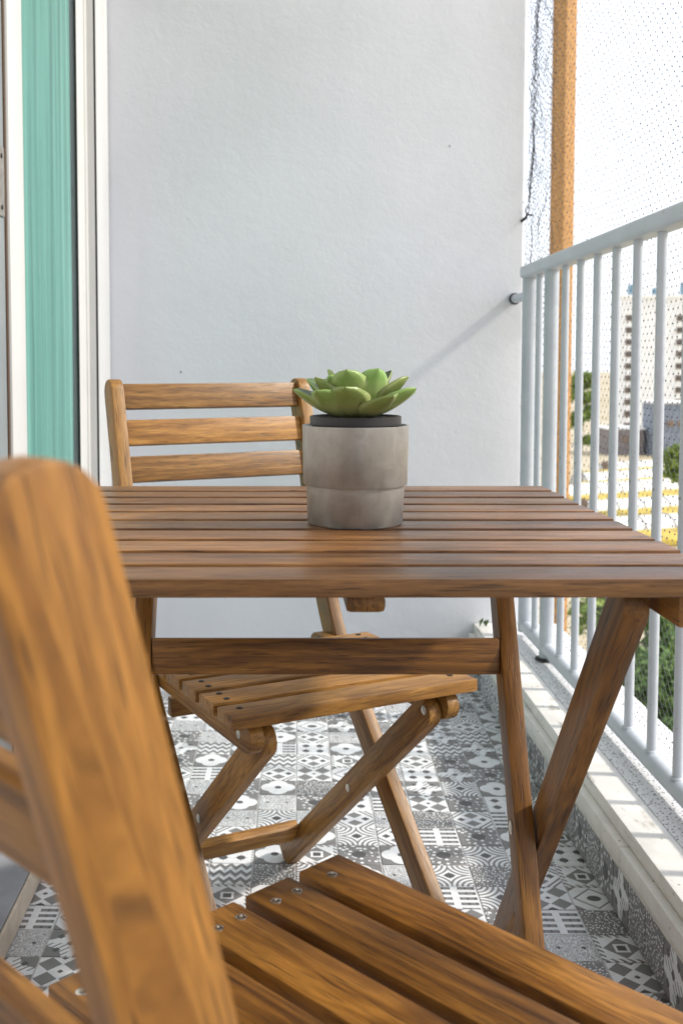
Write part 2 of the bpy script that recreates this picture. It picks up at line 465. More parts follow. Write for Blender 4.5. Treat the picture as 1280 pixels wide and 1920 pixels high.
# --- door side (left)
fac = empty('door_facade', (-.49, 2.0, 0)); tag(fac, 'white framed glass balcony door set beside the end wall', 'door')
FI = Matrix.Translation((.49, -2.0, 0))
def fbx(name, parent, x0, x1, y0, y1, z0, z1, mat, bev=.003):
    me = box_mesh(x1-x0, y1-y0, z1-z0, bev).copy(); me.materials.clear(); me.materials.append(mat)
    o = link(name, me, None, parent)
    base = Matrix.Translation((-.49, 2.0, 0)); 
    o.matrix_basis = base.inverted() @ Matrix.Translation(((x0+x1)/2, (y0+y1)/2, (z0+z1)/2)); return o
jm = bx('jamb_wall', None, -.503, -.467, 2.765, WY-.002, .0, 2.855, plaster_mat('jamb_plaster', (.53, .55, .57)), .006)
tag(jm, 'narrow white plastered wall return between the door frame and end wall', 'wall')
fbx('frame_return', fac, -.52, -.4730, 2.757, 2.7645, .045, 2.45, WHITEPVC, 0)
fbx('gasket', fac, -.4728, -.4688, 2.757, 2.7640, .045, 2.45, DARK, 0)
fbx('frame_stile', fac, -.4965, -.488, 2.615, 2.756, .045, 2.45, WHITEPVC, .006)
fbx('frame_bead', fac, -.4965, -.484, 2.700, 2.712, .046, 2.449, WHITEPVC, .002)
fbx('frame_stile', fac, -.4965, -.486, 1.945, 2.055, .045, 2.45, WHITEPVC, .006)
fbx('bottom_rail', fac, -.4965, -.489, 2.056, 2.614, .046, .13, WHITEPVC, .005)
fbx('gasket', fac, -.4960, -.4895, 2.6125, 2.6145, .13, 2.4, DARK, 0)
pane = fbx('pane', fac, -.4945, -.4925, 2.056, 2.612, .131, 2.44, GLASS, 0)
fbx('top_rail', fac, -.56, -.486, 1.2, 2.756, 2.451, 2.53, WHITEPVC, .005)
ok = fbx('sash_edge', fac, -.55, -.494, 1.76, 1.937, .046, 2.45, GREYALU, .004)
fbx('gasket', fac, -.55, -.4925, 1.9375, 1.9445, .046, 2.45, simple('brown_seal', (.10, .055, .03), .6), 0)
hp = fbx('strike_plate', fac, -.4938, -.4905, 1.80, 1.925, 1.14, 1.262, STEEL, .0008)
for yy, zz in ((1.905, 1.245), (1.905, 1.155), (1.87, 1.215), (1.87, 1.175)):
    s = link('plate_screw', lathe_mesh([(0, 0), (.0045, 0), (.004, .0015), (0, .002)], 12), DARKSCREW, hp,
             Matrix.Translation((.0018, yy-1.8625, zz-1.201)) @ Matrix.Rotation(math.pi/2, 4, 'Y'))
fbx('sash_panel', fac, -.55, -.50, -1.5, 1.755, .046, 2.45, WHITEPVC, .004)
lint = bx('upper_facade', None, -.75, -.468, -1.6, 2.764, 2.532, 2.855, PLASTER, .004); tag(lint, kind='structure')
sl = bx('door_sill', None, -.72, -.4125, -1.6, WY-.193, -.05, .0425, GREYSTONE, .004); tag(sl, kind='structure')
slf = link('sill_edge', box_mesh(.006, 4.3, .040, .0015).copy(), None, sl, sl.matrix_basis.inverted() @ Matrix.Translation((-.4090, .57, .0215)))
slf.data.materials.append(BEIGESTONE)
# curtain behind the glass
bm = bmesh.new(); NY, NZ = 360, 14; grid = []
for a in range(NY+1):
    yy = 1.97 + a*(.785/NY); row = []
    for b in range(NZ+1):
        zz = .08 + b*(2.3/NZ)
        w1 = yy*58 + .8*math.sin(yy*13) + .35*math.sin(zz*.9 + yy*5)
        dx = .0058*(1 - 2*abs(math.sin(w1))**.7) + .0018*math.sin(yy*190 + zz*.6)*math.sin(yy*19 + zz*.3)
        row.append(bm.verts.new((dx, yy-2.35, zz-.08)))
    grid.append(row)
for a in range(NY):
    for b in range(NZ): bm.faces.new((grid[a][b], grid[a+1][b], grid[a+1][b+1], grid[a][b+1]))
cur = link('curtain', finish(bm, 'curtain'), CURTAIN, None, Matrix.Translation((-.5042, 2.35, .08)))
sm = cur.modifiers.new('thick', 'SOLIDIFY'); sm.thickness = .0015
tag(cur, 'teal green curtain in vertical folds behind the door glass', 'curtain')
rm = bx('room_wall', None, -2.2, -2.1, -1.6, 3.2, 0, 2.66, PLASTER, 0); tag(rm, kind='structure')

# ================================================================== RAILING
RX = .652
rl = empty('railing', (RX, 2.5, .155)); tag(rl, 'pale blue grey painted metal balcony railing with round vertical bars', 'railing')
RI = Matrix.Translation((RX, 2.5, .155)).inverted()
def rl_tube(name, p0, p1, r, seg=16, mat=PAINT):
    me = tube_mesh([p0, p1], r, seg); return link(name, me, mat, rl, RI.copy())
hr = link('handrail', box_mesh(.046, 4.4, .032, .0105, 4, False).copy(), None, rl, RI @ Matrix.Translation((RX, 2.828-2.2, 1.120)))
hr.data.materials.clear(); hr.data.materials.append(PAINT)
rl_tube('bottom_rail', (RX, 2.825, .183), (RX, -1.5, .183), .0165)
rl_tube('post', (RX, 2.81, .168), (RX, 2.81, 1.106), .0185)
rl_tube('post', (RX, 2.58, .1555), (RX, 2.58, 1.106), .0175)
link('base_ring', lathe_mesh([(.0178, 0), (.027, 0), (.026, .004), (.0178, .006)], 24), DARK, rl, RI @ Matrix.Translation((RX, 2.58, .1556)))
bar_me = tube_mesh([(0, 0, .198), (0, 0, 1.1055)], .0088, 12)
yb = 2.70; k = 0
ys = [2.70] + [2.455 - .1235*i for i in range(22)]
weld_me = lathe_mesh([(.0088, .0), (.0125, .0005), (.0118, .003), (.0092, .0055), (.0088, .0056)], 12)
for yy in ys:
    bo_ = link('bar', bar_me, PAINT, rl, RI @ Matrix.Translation((RX, yy, 0)))
    link('weld', weld_me, PAINT, bo_, Matrix.Translation((0, 0, .1975)))
for yy in (1.2, -.1): rl_tube('post', (RX, yy+.06, .1555), (RX, yy+.06, 1.106), .0175)
rl_tube('wall_stub', (RX-.004, 2.815, 1.058), (RX-.010, WY-.004, 1.058), .0125)
link('wall_flange', tube_mesh([(RX-.010, WY-.014, 1.058), (RX-.010, WY-.001, 1.058)], .0165, 20), PAINT, rl, RI.copy())
link('seal_ring', tube_mesh([(RX-.010, WY-.021, 1.058), (RX-.010, WY-.0142, 1.058)], .0155, 20), DARK, rl, RI.copy())

# ================================================================== BIRD NET
def net_x(y, z):
    t = max(0, min(1, (WY - y)/.5)); t = t*t*(3-2*t)
    return .6705 + .0575*t + .006*math.sin(y*5.1 + z*2.3)*t + .005*math.sin(z*4.0 + 1)*(1-t)
bmn, bms = [], []
nv, nf, sv, sf = [], [], [], []
A_ = .0134
def wob(i, j):
    y = .95 + i*A_; z = .165 + j*A_
    if y > WY - .002: y = WY - .002
    y += .0035*math.sin(z*9 + y*3) + .0025*mnoise.noise((y*14, z*14, 0)); z += .0035*math.sin(y*8) + .0025*mnoise.noise((y*14, z*14, 9))
    # the net puckers towards the wall edge
    e = max(0, 1 - (WY - y)/.30)
    y += e*.012*mnoise.noise((y*30, z*22, 3)); z += e*.016*mnoise.noise((y*30, z*22, 7))
    return Vector((net_x(y, z) + e*.012*mnoise.noise((y*20, z*20, 5)), min(y, WY-.001), z))
NI, NJ = int((WY-.95)/A_)+1, 165
P = {}
for i in range(NI):
    for j in range(NJ):
        if (i + j) % 2 == 0: P[(i, j)] = wob(i, j)
OCT = [(1, 0, 0), (-1, 0, 0), (0, 1, 0), (0, -1, 0), (0, 0, 1), (0, 0, -1)]
OF = [(0, 2, 4), (2, 1, 4), (1, 3, 4), (3, 0, 4), (2, 0, 5), (1, 2, 5), (3, 1, 5), (0, 3, 5)]
for (i, j), p in P.items():
    b = len(nv); r = rng.uniform(.0013, .0021)
    nv += [p + Vector(q)*r for q in OCT]; nf += [tuple(b+x for x in f) for f in OF]
    for dj in (1, -1):
        q = P.get((i+1, j+dj))
        if q is None: continue
        d = (q - p).normalized(); u = d.cross(Vector((1, 0, 0))).normalized(); v = u.cross(d)
        b = len(sv); rr = .00022
        for e in (p, q):
            for a in range(3): sv.append(e + u*rr*math.cos(a*2.0944) + v*rr*math.sin(a*2.0944))
        sf += [(b+a, b+(a+1) % 3, b+3+(a+1) % 3, b+3+a) for a in range(3)]
net = empty('bird_net', (.70, 2.0, .16)); tag(net, 'fine knotted bird net stretched outside the railing from wall edge', 'net')
NM = Matrix.Translation((-.70, -2.0, -.16))
me = bpy.data.meshes.new('strand_mesh'); me.from_pydata(sv, [], sf); link('strand_mesh', me, STRANDM, net, NM)['kind'] = 'stuff'
me = bpy.data.meshes.new('knots'); me.from_pydata(nv, [], nf); link('knots', me, NETM, net, NM)['kind'] = 'stuff'
# gathered edge cord along the wall
for s_ in range(6):
    pts = []; rad = []
    for k in range(420):
        z = 2.32 - k*.0026
        if z < 1.305: break
        e = min(1, max(0, (z-1.30)/.28))
        wx = .013*mnoise.noise((z*17, s_*4.1, 0)) + .008*mnoise.noise((z*60, s_*7.7, 2)) + .004*mnoise.noise((z*170, s_*3.7, 5))
        wy = .016*mnoise.noise((z*21, s_*2.9, 8)) + .008*mnoise.noise((z*75, s_*5.3, 4))
        pts.append((.677 + (.012 + wx*1.3 + .006*mnoise.noise((z*4, 0, 1)))*e, WY - .014 - .02*e + wy*e, z + .004*mnoise.noise((z*90, s_*9.1, 6))))
        rad.append(max(.0003, .0007 + .0009*mnoise.noise((z*45, s_*1.7, 3))))
    link('edge_cord', tube_mesh(pts, rad, 5), NETM, net, NM.copy())
fv, ff = [], []
FP = {}
for i in range(22):
    for j in range(190):
        if (i + j) % 2: continue
        y = WY - .004 - i*.0095; z = .95 + j*.0072
        n1, n2, n3 = (mnoise.noise((y*19, z*13, q)) for q in (11, 12, 13)); m1, m2 = mnoise.noise((y*60, z*48, 14)), mnoise.noise((y*60, z*48, 15))
        FP[(i, j)] = Vector((net_x(y, z) + .004 + .012*n3, min(WY-.002, y + .020*n1 + .007*m1), z + .022*n2 + .008*m2))
for (i, j), p in FP.items():
    b = len(fv); fv += [p + Vector(q)*rng.uniform(.0009, .0021) for q in OCT]; ff += [tuple(b+x for x in f) for f in OF]
    for dj in (1, -1):
        q = FP.get((i+1, j+dj))
        if q is None: continue
        d = (q - p).normalized(); u = d.cross(Vector((1, .1, 0))).normalized(); v = u.cross(d); b = len(fv)
        for e in (p, q):
            for a in range(3): fv.append(e + u*.0004*math.cos(a*2.0944) + v*.0004*math.sin(a*2.0944))
        ff += [(b+a, b+(a+1) % 3, b+3+(a+1) % 3, b+3+a) for a in range(3)]
me = bpy.data.meshes.new('folded_edge'); me.from_pydata(fv, [], ff); link('folded_edge', me, NETM, net, NM.copy())['kind'] = 'stuff'
hk = empty('wall_hook', (.668, WY-.012, 1.283)); tag(hk, 'small dark hook in the wall edge holding the bird net', 'hook')
link('shank', tube_mesh([(-.006, .0125, -.012), (0, -.006, -.006), (.004, -.012, .002), (.018, -.014, .001)], [.0045, .004, .003, .002], 8), DARKSCREW, hk)
link('eye_loop', tube_mesh([(.003+.006*math.sin(a*.7), -.012, .006+.008-.008*math.cos(a*.7)) for a in range(10)], .0013, 6), DARKSCREW, hk)

# ================================================================== FURNITURE
def screw(parent, M, r=.0042, mat=SCREW):
    key = ('screw', r, mat.name)
    if key not in CACHE:
        CACHE[key] = lathe_mesh([(0, -.0015), (r, -.001), (r, .0004), (r*.75, .0011), (r*.25, .0011), (r*.2, .0003), (0, .0003)], 14)
    return link('screw', CACHE[key], mat, parent, M)

PT, PB, PF = Vector((-.518, .853)), Vector((-.40, .43)), Vector((-.011, 0.0))
SEAT = .4405; WH = .186; WP = .172
def post_line():
    c = [PT.copy()]
    a, b = (PB-PT), (PF-PB)
    for k in range(0, 11):
        t = k/10; p0 = PB - a.normalized()*.11; p2 = PB + b.normalized()*.11
        c.append(p0*(1-t)**2 + PB*2*t*(1-t) + p2*t*t)
    c.append(PF.copy()); return c
LINE = post_line()
def post_mesh(mat, wd=.044, t=.021):
    kk = 'post' + mat.name
    if kk in CACHE: return CACHE[kk]
    pts = LINE; L, Rr = [], []
    for i, p in enumerate(pts):
        d = (pts[min(i+1, len(pts)-1)] - pts[max(i-1, 0)]).normalized(); nrm = Vector((-d.y, d.x))
        L.append(p + nrm*wd/2); Rr.append(p - nrm*wd/2)
    # top: rounded; foot: cut level with the floor
    d0 = (pts[1]-pts[0]).normalized(); n0 = Vector((-d0.y, d0.x)); top = []
    c0 = pts[0] + d0*wd*.5
    for k in range(0, 11):
        a = math.pi*k/10; top.append(c0 - n0*wd/2*math.cos(a) - d0*wd/2*math.sin(a)*.98)
    dl = (pts[-1]-pts[-2]).normalized()
    for A in (L, Rr):
        q = A[-1]; A[-1] = q - dl*(q.y/dl.y)
    out = top + L[1:] + Rr[1:][::-1]
    out = [(v.x, v.y) for v in out]
    acc = [0]
    for a, b in zip(pts, pts[1:]): acc.append(acc[-1] + (b-a).length)
    def grain(c):
        p = Vector((c.x, c.y)); best = None
        for i, (a, b) in enumerate(zip(pts, pts[1:])):
            ab = b-a; t_ = (p-a).dot(ab)/ab.length_squared; t2 = max(-.3 if i == 0 else 0, min(1.3 if i == len(pts)-2 else 1, t_))
            q = a + ab*t2; dd = (p-q).length
            if best is None or dd < best[0]:
                best = (dd, acc[i] + t2*ab.length, (p-q).dot(Vector((-ab.y, ab.x)).normalized()))
        return (best[1], best[2], c.z)
    CACHE[kk] = poly_mesh(out, t, .0025, grain); return CACHE[kk]
def capsule(l, wd, nn=7, round0=True, round1=True):
    o = []
    if round0:
        for k in range(nn+1):
            a = math.pi/2 + math.pi*k/nn; o.append((-l/2 + wd/2 + wd/2*math.cos(a), wd/2*math.sin(a)))
    else: o += [(-l/2, wd/2), (-l/2, -wd/2)]
    if round1:
        for k in range(nn+1):
            a = -math.pi/2 + math.pi*k/nn; o.append((l/2 - wd/2 + wd/2*math.cos(a), wd/2*math.sin(a)))
    else: o += [(l/2, -wd/2), (l/2, wd/2)]
    return o
def shaped(name, parent, p0, p1, wd, t, side, mat, r0=True, r1=True, bev=.003):
    M, l = frame(p0, p1, side)
    me = poly_mesh(capsule(l, wd, 7, r0, r1), t, bev, None, ('cap', round(l, 4), wd, t, r0, r1, mat.name))
    return link(name, me, mat, parent, M)

def chair(label, loc, rz, dark_screws, zs, WOOD):
    """folding slatted chair; local +Y is where the sitter faces, origin under the seat's front edge"""
    c = empty('folding_chair', loc, rz); tag(c, label, 'chair', 'folding wooden chairs at the table')
    c.scale = (1, 1, zs)
    # long posts: outline is drawn in (Y, Z), extruded along X
    for s in (-1, 1):
        M = Matrix(((0, 0, 1, s*WP), (1, 0, 0, 0), (0, 1, 0, 0), (0, 0, 0, 1)))
        link('post', post_mesh(WOOD), WOOD, c, M)
    # back slats, set between the posts
    up = (PT - PB).normalized(); U = Vector((0, up.x, up.y)); nf = Vector((0, up.y, -up.x))
    for z in (.823, .764, .705, .572):
        t = (z - PB.y)/up.y; q = PB + up*t
        ctr = Vector((0, q.x, q.y)) + nf*.004
        board('back_slat', c, ctr - Vector((WP-.0107, 0, 0)), ctr + Vector((WP-.0107, 0, 0)), .043, .015, U, WOOD, .004)
    # seat rails and slats
    for s in (-1, 1):
        r = shaped('seat_rail', c, (s*(WP-.0225), -.41, SEAT-.0375), (s*(WP-.0225), -.004, SEAT-.0375), .040, .020, (0, 0, 1), WOOD)
        screw(r, Matrix.Translation((.165, 0, s*.0102)) @ (Matrix.Rotation(0 if s > 0 else math.pi, 4, 'X')), .006)
        screw(r, Matrix.Translation((-.02, .004, s*.0102)) @ (Matrix.Rotation(0 if s > 0 else math.pi, 4, 'X')), .006)
    wS, gp = .0495, .0125
    for k in range(5):
        y1 = -k*(wS+gp); yc = y1 - wS/2
        sl_ = board('seat_slat', c, (-WH, yc, SEAT-.0085), (WH, yc, SEAT-.0085), wS, .017, (0, 1, 0), WOOD, .0018)
        for s in (-1, 1):
            for e in ((-.012, .012) if k else (-.008,)):
                screw(sl_, Matrix.Translation((s*(WH-.024), e, .0086)), .0046, dark_screws)
    # short crossing legs
    for s in (-1, 1):
        xx = s*(WP-.0455)
        g = shaped('short_leg', c, (xx, -.020, .418-.012), (xx, -.470, .004), .042, .020, (0, 1, 0), WOOD, True, False)
        for f in (.29, .01):
            for q in (1, -1):
                screw(g, Matrix.Translation((-f, 0, q*.0102)) @ Matrix.Rotation(0 if q > 0 else math.pi, 4, 'X'), .0065)
    board('stretcher', c, (-(WP-.056), -.418, .072), (WP-.056, -.418, .072), .040, .018, (0, .55, .83), WOOD, .004)
    board('rear_stretcher', c, (-(WP-.034), -.352, .345), (WP-.034, -.352, .345), .03, .018, (0, 0, 1), WOOD, .003)
    return c
chair('sunlit wooden folding chair standing behind the table by the white wall', (.1082, 1.3787, 0), -2.6807, DARKSCREW, 1.0, SUNLITWOOD)
chair('wooden folding chair close in front, its tall post cut by the left edge', (.1796, .7992, 0), -.8159, SCREW, .995, WOOD)

# --- table
TZ = .71
tb = empty('slatted_table', (.055, 1.145, 0)); tag(tb, 'square wooden folding table with a slatted top and crossed legs', 'table')
TX0, TX1 = -.252-.055, .362-.055
Y0, Y1 = .824-1.145, 1.466-1.145
GAP = .0140
pit = (Y1 - Y0 + GAP)/10
for k in range(10):
    yc = Y0 + pit*k + (pit-GAP)/2
    b = board('top_slat', tb, (TX0 + rng.uniform(-.0008, .0008), yc, TZ-.0075), (TX1 + rng.uniform(-.0008, .0008), yc, TZ-.0075 + rng.uniform(-.0006, .0006)), pit-GAP, .015, (0, 1, 0), TOPWOOD, .0014)
    for xx in (-.235, .267):
        pass
def tbatten(x, z0, z1, wd, r=.003):
    board('batten', tb, (x, Y0+.012, (z0+z1)/2), (x, Y1-.012, (z0+z1)/2), wd, z1-z0, (1, 0, 0), WOOD, r)
tbatten(.327-.055, .668, .6945, .022); tbatten(-.217-.055, .668, .6945, .022); tbatten(.068-.055, .680, .6945, .032, .005)
for s, xa, xb in ((1, .271, .2955), (-1, -.163, -.1875)):
    shaped('inner_leg', tb, (xa-.055, 1.340-1.145, .692), (xa-.055, .985-1.145, -.016), .040, .022, (0, 1, 0), WOOD, True, False)
    shaped('outer_leg', tb, (xb-.055, .880-1.145, .692), (xb-.055, 1.480-1.145, -.012), .042, .022, (0, 1, 0), WOOD, True, False)
    M = Matrix.Translation((xa-.055-s*.0115, 1.172-1.145, .357)) @ Matrix.Rotation(-s*math.pi/2, 4, 'Y')
    bo = screw(tb, M, .0075)
    bo.name = 'bolt'
board('stretcher', tb, (-.1518-.055, 1.252-1.145, .531), (.2598-.055, 1.252-1.145, .531), .042, .020, (0, .2, 1), WOOD, .003)
board('stretcher', tb, (-.1763-.055, 1.408-1.145, .080), (.2843-.055, 1.408-1.145, .080), .040, .018, (0, .3, 1), WOOD, .003)
board('top_crossbar', tb, (-.1518-.055, 1.325-1.145, .664), (.2598-.055, 1.325-1.145, .664), .030, .020, (0, .2, 1), WOOD, .003)

# --- pot with succulent
PC = (.0795, 1.125, TZ+.0002)
pot = empty('flower_pot', PC); tag(pot, 'grey stepped cylindrical plant pot standing on the table', 'pot')
prof = [(0, .001), (.0475, .001), (.0492, 0), (.0502, .0015), (.0518, .0395), (.0518, .0410), (.0542, .0412), (.0548, .0425), (.0562, .1025), (.0560, .1036), (.0545, .1038), (.0538, .1028), (.0490, .02), (0, .02)]
link('body', lathe_mesh(prof, 72), POT, pot)
ins = empty('potted_succulent', (PC[0], PC[1], PC[2]+.0205)); tag(ins, 'green rosette succulent in a black inner pot inside the grey pot', 'succulent')
link('nursery_pot', lathe_mesh([(0, 0), (.040, 0), (.0455, .083), (.0482, .0835), (.0482, .0925), (.0462, .093), (.0455, .089), (0, .089)], 48), BLACKP, ins)
link('soil', lathe_mesh([(.0452, .0895), (.03, .092), (.012, .093), (0, .0935)], 32), SOIL, ins)
def leaf_mesh(L, Wd, T, seed):
    r_ = random.Random(seed); bm = bmesh.new(); NU, NV = 14, 8; topv, botv = [], []
    for i in range(NU+1):
        u = i/NU
        half = Wd/2*((.38 + .62*math.sin(math.pi/2*u/.6)) if u < .6 else math.sqrt(max(0, 1-((u-.6)/.4)**2))*(1-.28*(u-.6)/.4))
        half = max(half, .0003)
        curve = .16*L*(u**2) - .03*L*u
        a, b = [], []
        for k in range(NV+1):
            s = -1 + 2*k/NV
            cup = .30*half*s*s
            th = T*(1-s*s*.95)*(.35+.65*math.sin(math.pi*min(.96, .18+.8*u)))
            x = u*L; y = s*half; z = curve + cup
            a.append(bm.verts.new((x, y, z + th*.12))); b.append(bm.verts.new((x, y, z - th*.88 if 0 < k < NV else z)))
        topv.append(a); botv.append(b)
    for i in range(NU):
        for k in range(NV):
            f = bm.faces.new((topv[i][k], topv[i+1][k], topv[i+1][k+1], topv[i][k+1])); f.material_index = 0
            f = bm.faces.new((botv[i][k], botv[i][k+1], botv[i+1][k+1], botv[i+1][k])); f.material_index = 1
    bmesh.ops.remove_doubles(bm, verts=bm.verts[:], dist=.0002)
    bmesh.ops.recalc_face_normals(bm, faces=bm.faces[:])
    me = bpy.data.meshes.new('leaf'); bm.normal_update(); bm.to_mesh(me); bm.free()
    me.polygons.foreach_set('use_smooth', [True]*len(me.polygons))
    me.materials.append(SUCC_IN); me.materials.append(SUCC_OUT); return me
LM = [leaf_mesh(.063, .042, .006, 1), leaf_mesh(.057, .041, .0055, 2), leaf_mesh(.047, .034, .005, 3), leaf_mesh(.034, .025, .0045, 4)]
for ring, (nn, tilt, r0, z0, ph) in enumerate(((10, 21, .011, .093, .17), (8, 39, .009, .096, .55), (7, 52, .006, .099, .3), (5, 68, .003, .103, 1.0))):
    for k in range(nn):
        az = 2*math.pi*k/nn + ph + rng.uniform(-.12, .12); tl = R(tilt + rng.uniform(-8, 8))
        M = Matrix.Translation((r0*math.cos(az), r0*math.sin(az), z0)) @ Matrix.Rotation(az, 4, 'Z') @ Matrix.Rotation(-tl, 4, 'Y') @ Matrix.Rotation(rng.uniform(-.18, .18), 4, 'X') @ Matrix.Scale(rng.uniform(.93, 1.06), 4)
        link('leaf', LM[ring], None, ins, M)

# --- small plants and a leaf on the ledge
GREEN = simple('weed_green', (.06, .11, .03), .6, 0, 60, .3)
wd_ = empty('weed', (.585, 2.925, .155)); tag(wd_, 'tiny green weed sprouting where the ledge meets the wall', 'weed')
for k in range(9):
    az = rng.uniform(0, 6.28); h = rng.uniform(.008, .022); x = rng.uniform(-.035, .03); y = rng.uniform(-.012, .006)
    bm = bmesh.new(); dx, dy = .008*math.cos(az), .004*math.sin(az)
    v = [bm.verts.new(p) for p in ((x, y, 0), (x+.001, y, 0), (x+dx*.5+.004, y+dy*.5, h*.6), (x+dx, y+dy, h), (x+dx*.5-.004, y+dy*.5, h*.7))]
    bm.faces.new(v); r = bmesh.ops.solidify(bm, geom=bm.faces[:], thickness=.0006)
    link('leaf', finish(bm, 'weed_leaf'), GREEN, wd_)
dl = bmesh.new(); vv = []
for k in range(9):
    a = k/8; vv.append(dl.verts.new((.02*(a-.5), .006*math.sin(a*math.pi)+.001, .004+.004*math.sin(a*6))))
for k in range(8, -1, -1):
    a = k/8; vv.append(dl.verts.new((.02*(a-.5), -.006*math.sin(a*math.pi)-.001, .003+.003*math.cos(a*5))))
dl.faces.new(vv); bmesh.ops.triangulate(dl, faces=dl.faces[:]); bmesh.ops.solidify(dl, geom=dl.faces[:], thickness=.0006)
o = link('dry_leaf', finish(dl, 'dry_leaf'), simple('dry_leaf_ochre', (.30, .19, .04), .7, 0, 80, .3), None, Matrix.Translation((.684, 2.56, .157)) @ Matrix.Rotation(.7, 4, 'Z'))
tag(o, 'curled dry ochre leaf lying beside the foot of the railing post', 'leaf')

# ================================================================== THE WORLD BEYOND
GZ = -19.0
def ground_mat():
    m, nt, bs = new_mat('sandy_ground'); X.nt = nt
    tc = N(nt, 'ShaderNodeTexCoord'); o = tc.outputs['Object']
    a = noise(nt, o, .05, 5, .6); b = noise(nt, o, .6, 4, .6)
    c = ramp(nt, (X(a)*.6 + X(b)*.4).v, [(.35, (.26, .21, .10)), (.5, (.44, .38, .26)), (.65, (.50, .46, .38))])
    nt.links.new(c, bs.inputs['Base Color']); bs.inputs['Roughness'].default_value = .9; return m
bm = bmesh.new(); bmesh.ops.create_grid(bm, x_segments=8, y_segments=8, size=3000)
g = link('ground', finish(bm, 'ground', smooth=False), ground_mat(), None, Matrix.Translation((0, 0, GZ))); tag(g, kind='structure')

BW = simple('white_render', (.88, .875, .85), .8, 0, .3, .05)
WIN = simple('brown_window_frame', (.22, .15, .10), .6)
WPANE = simple('dim_window_pane', (.10, .085, .07), .15)
tower = empty('apartment_block', (98, 262, GZ)); tag(tower, 'tall white apartment block with columns of small brown windows', 'building')
def tb_box(name, parent, x0, x1, y0, y1, z0, z1, mat, org):
    me = box_mesh(x1-x0, y1-y0, z1-z0, .0, 1, False)
    if me.materials and me.materials[0] != mat: me = me.copy(); me.materials.clear()
    return link(name, me, mat, parent, Matrix.Translation(((x0+x1)/2-org[0], (y0+y1)/2-org[1], (z0+z1)/2-org[2])))
TO = (98, 262, GZ)
tb_box('wall', tower, 83.3, 126, 262, 268, GZ, 17.2, BW, TO)
tb_box('parapet', tower, 82.9, 126.4, 261.6, 268.4, 17.2, 18.0, BW, TO)
for cx in (85.3, 97.7, 110.1, 122.5):
    for r in range(11):
        z = 12.3 - r*2.93
        if z < GZ+1.5: continue
        wn = tb_box('window', tower, cx-.85, cx+.85, 261.85, 262.02, z-.7, z+.75, WIN, TO)
        tb_box('pane', wn, -.65, .65, -.12, .02, -.5, .55, WPANE, (0, .0, .0)).location.y = -.10
for xx, hh in ((86, 2.6), (92, 1.8), (99, 3.2)):
    tb_box('roof_tank', tower, xx, xx+1.8, 264, 266, 18.0, 18.0+hh, simple('blue_tank', (.16, .28, .36), .5), TO)
def block(name, label, x, y, w_, d, h, mat, nwin=0):
    b = empty(name, (x, y, GZ)); tag(b, label, 'building')
    link('wall', box_mesh(w_, d, h, .0, 1, False).copy(), None, b, Matrix.Translation((0, 0, h/2))).data.materials.append(mat)
    link('roof_edge', box_mesh(w_+.6, d+.6, .4, .0, 1, False).copy(), None, b, Matrix.Translation((0, 0, h+.2))).data.materials.append(BW)
    for k in range(nwin):
        link('window', box_mesh(1.4, .2, 1.3, 0, 1, False), WIN, b, Matrix.Translation((-w_/2 + (k+.5)*w_/nwin, -d/2-.06, h*.62)))
    return b
block('low_building', 'low grey blue building at the foot of the white apartment block', 86, 236, 9, 8, 11.5, simple('grey_blue_render', (.20, .23, .28), .7, 0, .8, .25), 4)
block('low_building', 'small grey brown building between the white block and green tree', 76.5, 240, 8, 8, 5.6, simple('grey_brown_render', (.22, .19, .18), .7, 0, .8, .25), 3)

# polytunnels with ochre strips between them
SHEET = simple('white_tunnel_sheet', (.72, .71, .66), .5, 0, .4, .06)
RIB = simple('grey_tunnel_rib', (.25, .25, .27), .5)
OCH = simple('ochre_bed', (.46, .34, .06), .9, 0, 1.2, .4)
def tunnel(label, x, y, rz, L, r):
    t = empty('polytunnel', (x, y, GZ), rz); tag(t, label, 'tunnel', 'white arched tunnels below the apartment block')
    bm = bmesh.new(); rings = []
    for k in range(2):
        rings.append([bm.verts.new((-L/2 + L*k, -r*math.cos(math.pi*a/14), r*.8*math.sin(math.pi*a/14))) for a in range(15)])
    for a in range(14): bm.faces.new((rings[0][a], rings[1][a], rings[1][a+1], rings[0][a+1]))
    for q in rings: bm.faces.new(q)
    link('cover', finish(bm, 'cover'), SHEET, t)
    for k in range(7):
        pts = [(-L/2 + L*k/6, -(r+.06)*math.cos(math.pi*a/12), (r*.8+.06)*math.sin(math.pi*a/12)) for a in range(13)]
        link('hoop', tube_mesh(pts, .09, 5), RIB, t)
    link('end_door', box_mesh(.12, 1.4, 2.0, 0, 1, False), WIN, t, Matrix.Translation((-L/2-.08, 0, 1.0)))
    return t
words = ['nearest', 'second nearest', 'third nearest', 'fourth nearest', 'farthest']
for k in range(5):
    yy = 128 + k*19
    tunnel('white arched tunnel below the tower, %s of the row' % words[k], .335*yy + 4*math.sin(k*2.1), yy, .35 + .04*k, 26, 2.1)
    bd = link('ochre_bed', box_mesh(30, 6.5, .9, .2, 1, False), OCH, None, Matrix.Translation((.345*yy - 2, yy-9, GZ+.45)) @ Matrix.Rotation(.35+.04*k, 4, 'Z'))
    tag(bd, 'ochre planted strip in front of the %s white tunnel' % words[k], 'garden bed', 'ochre strips between tunnels')

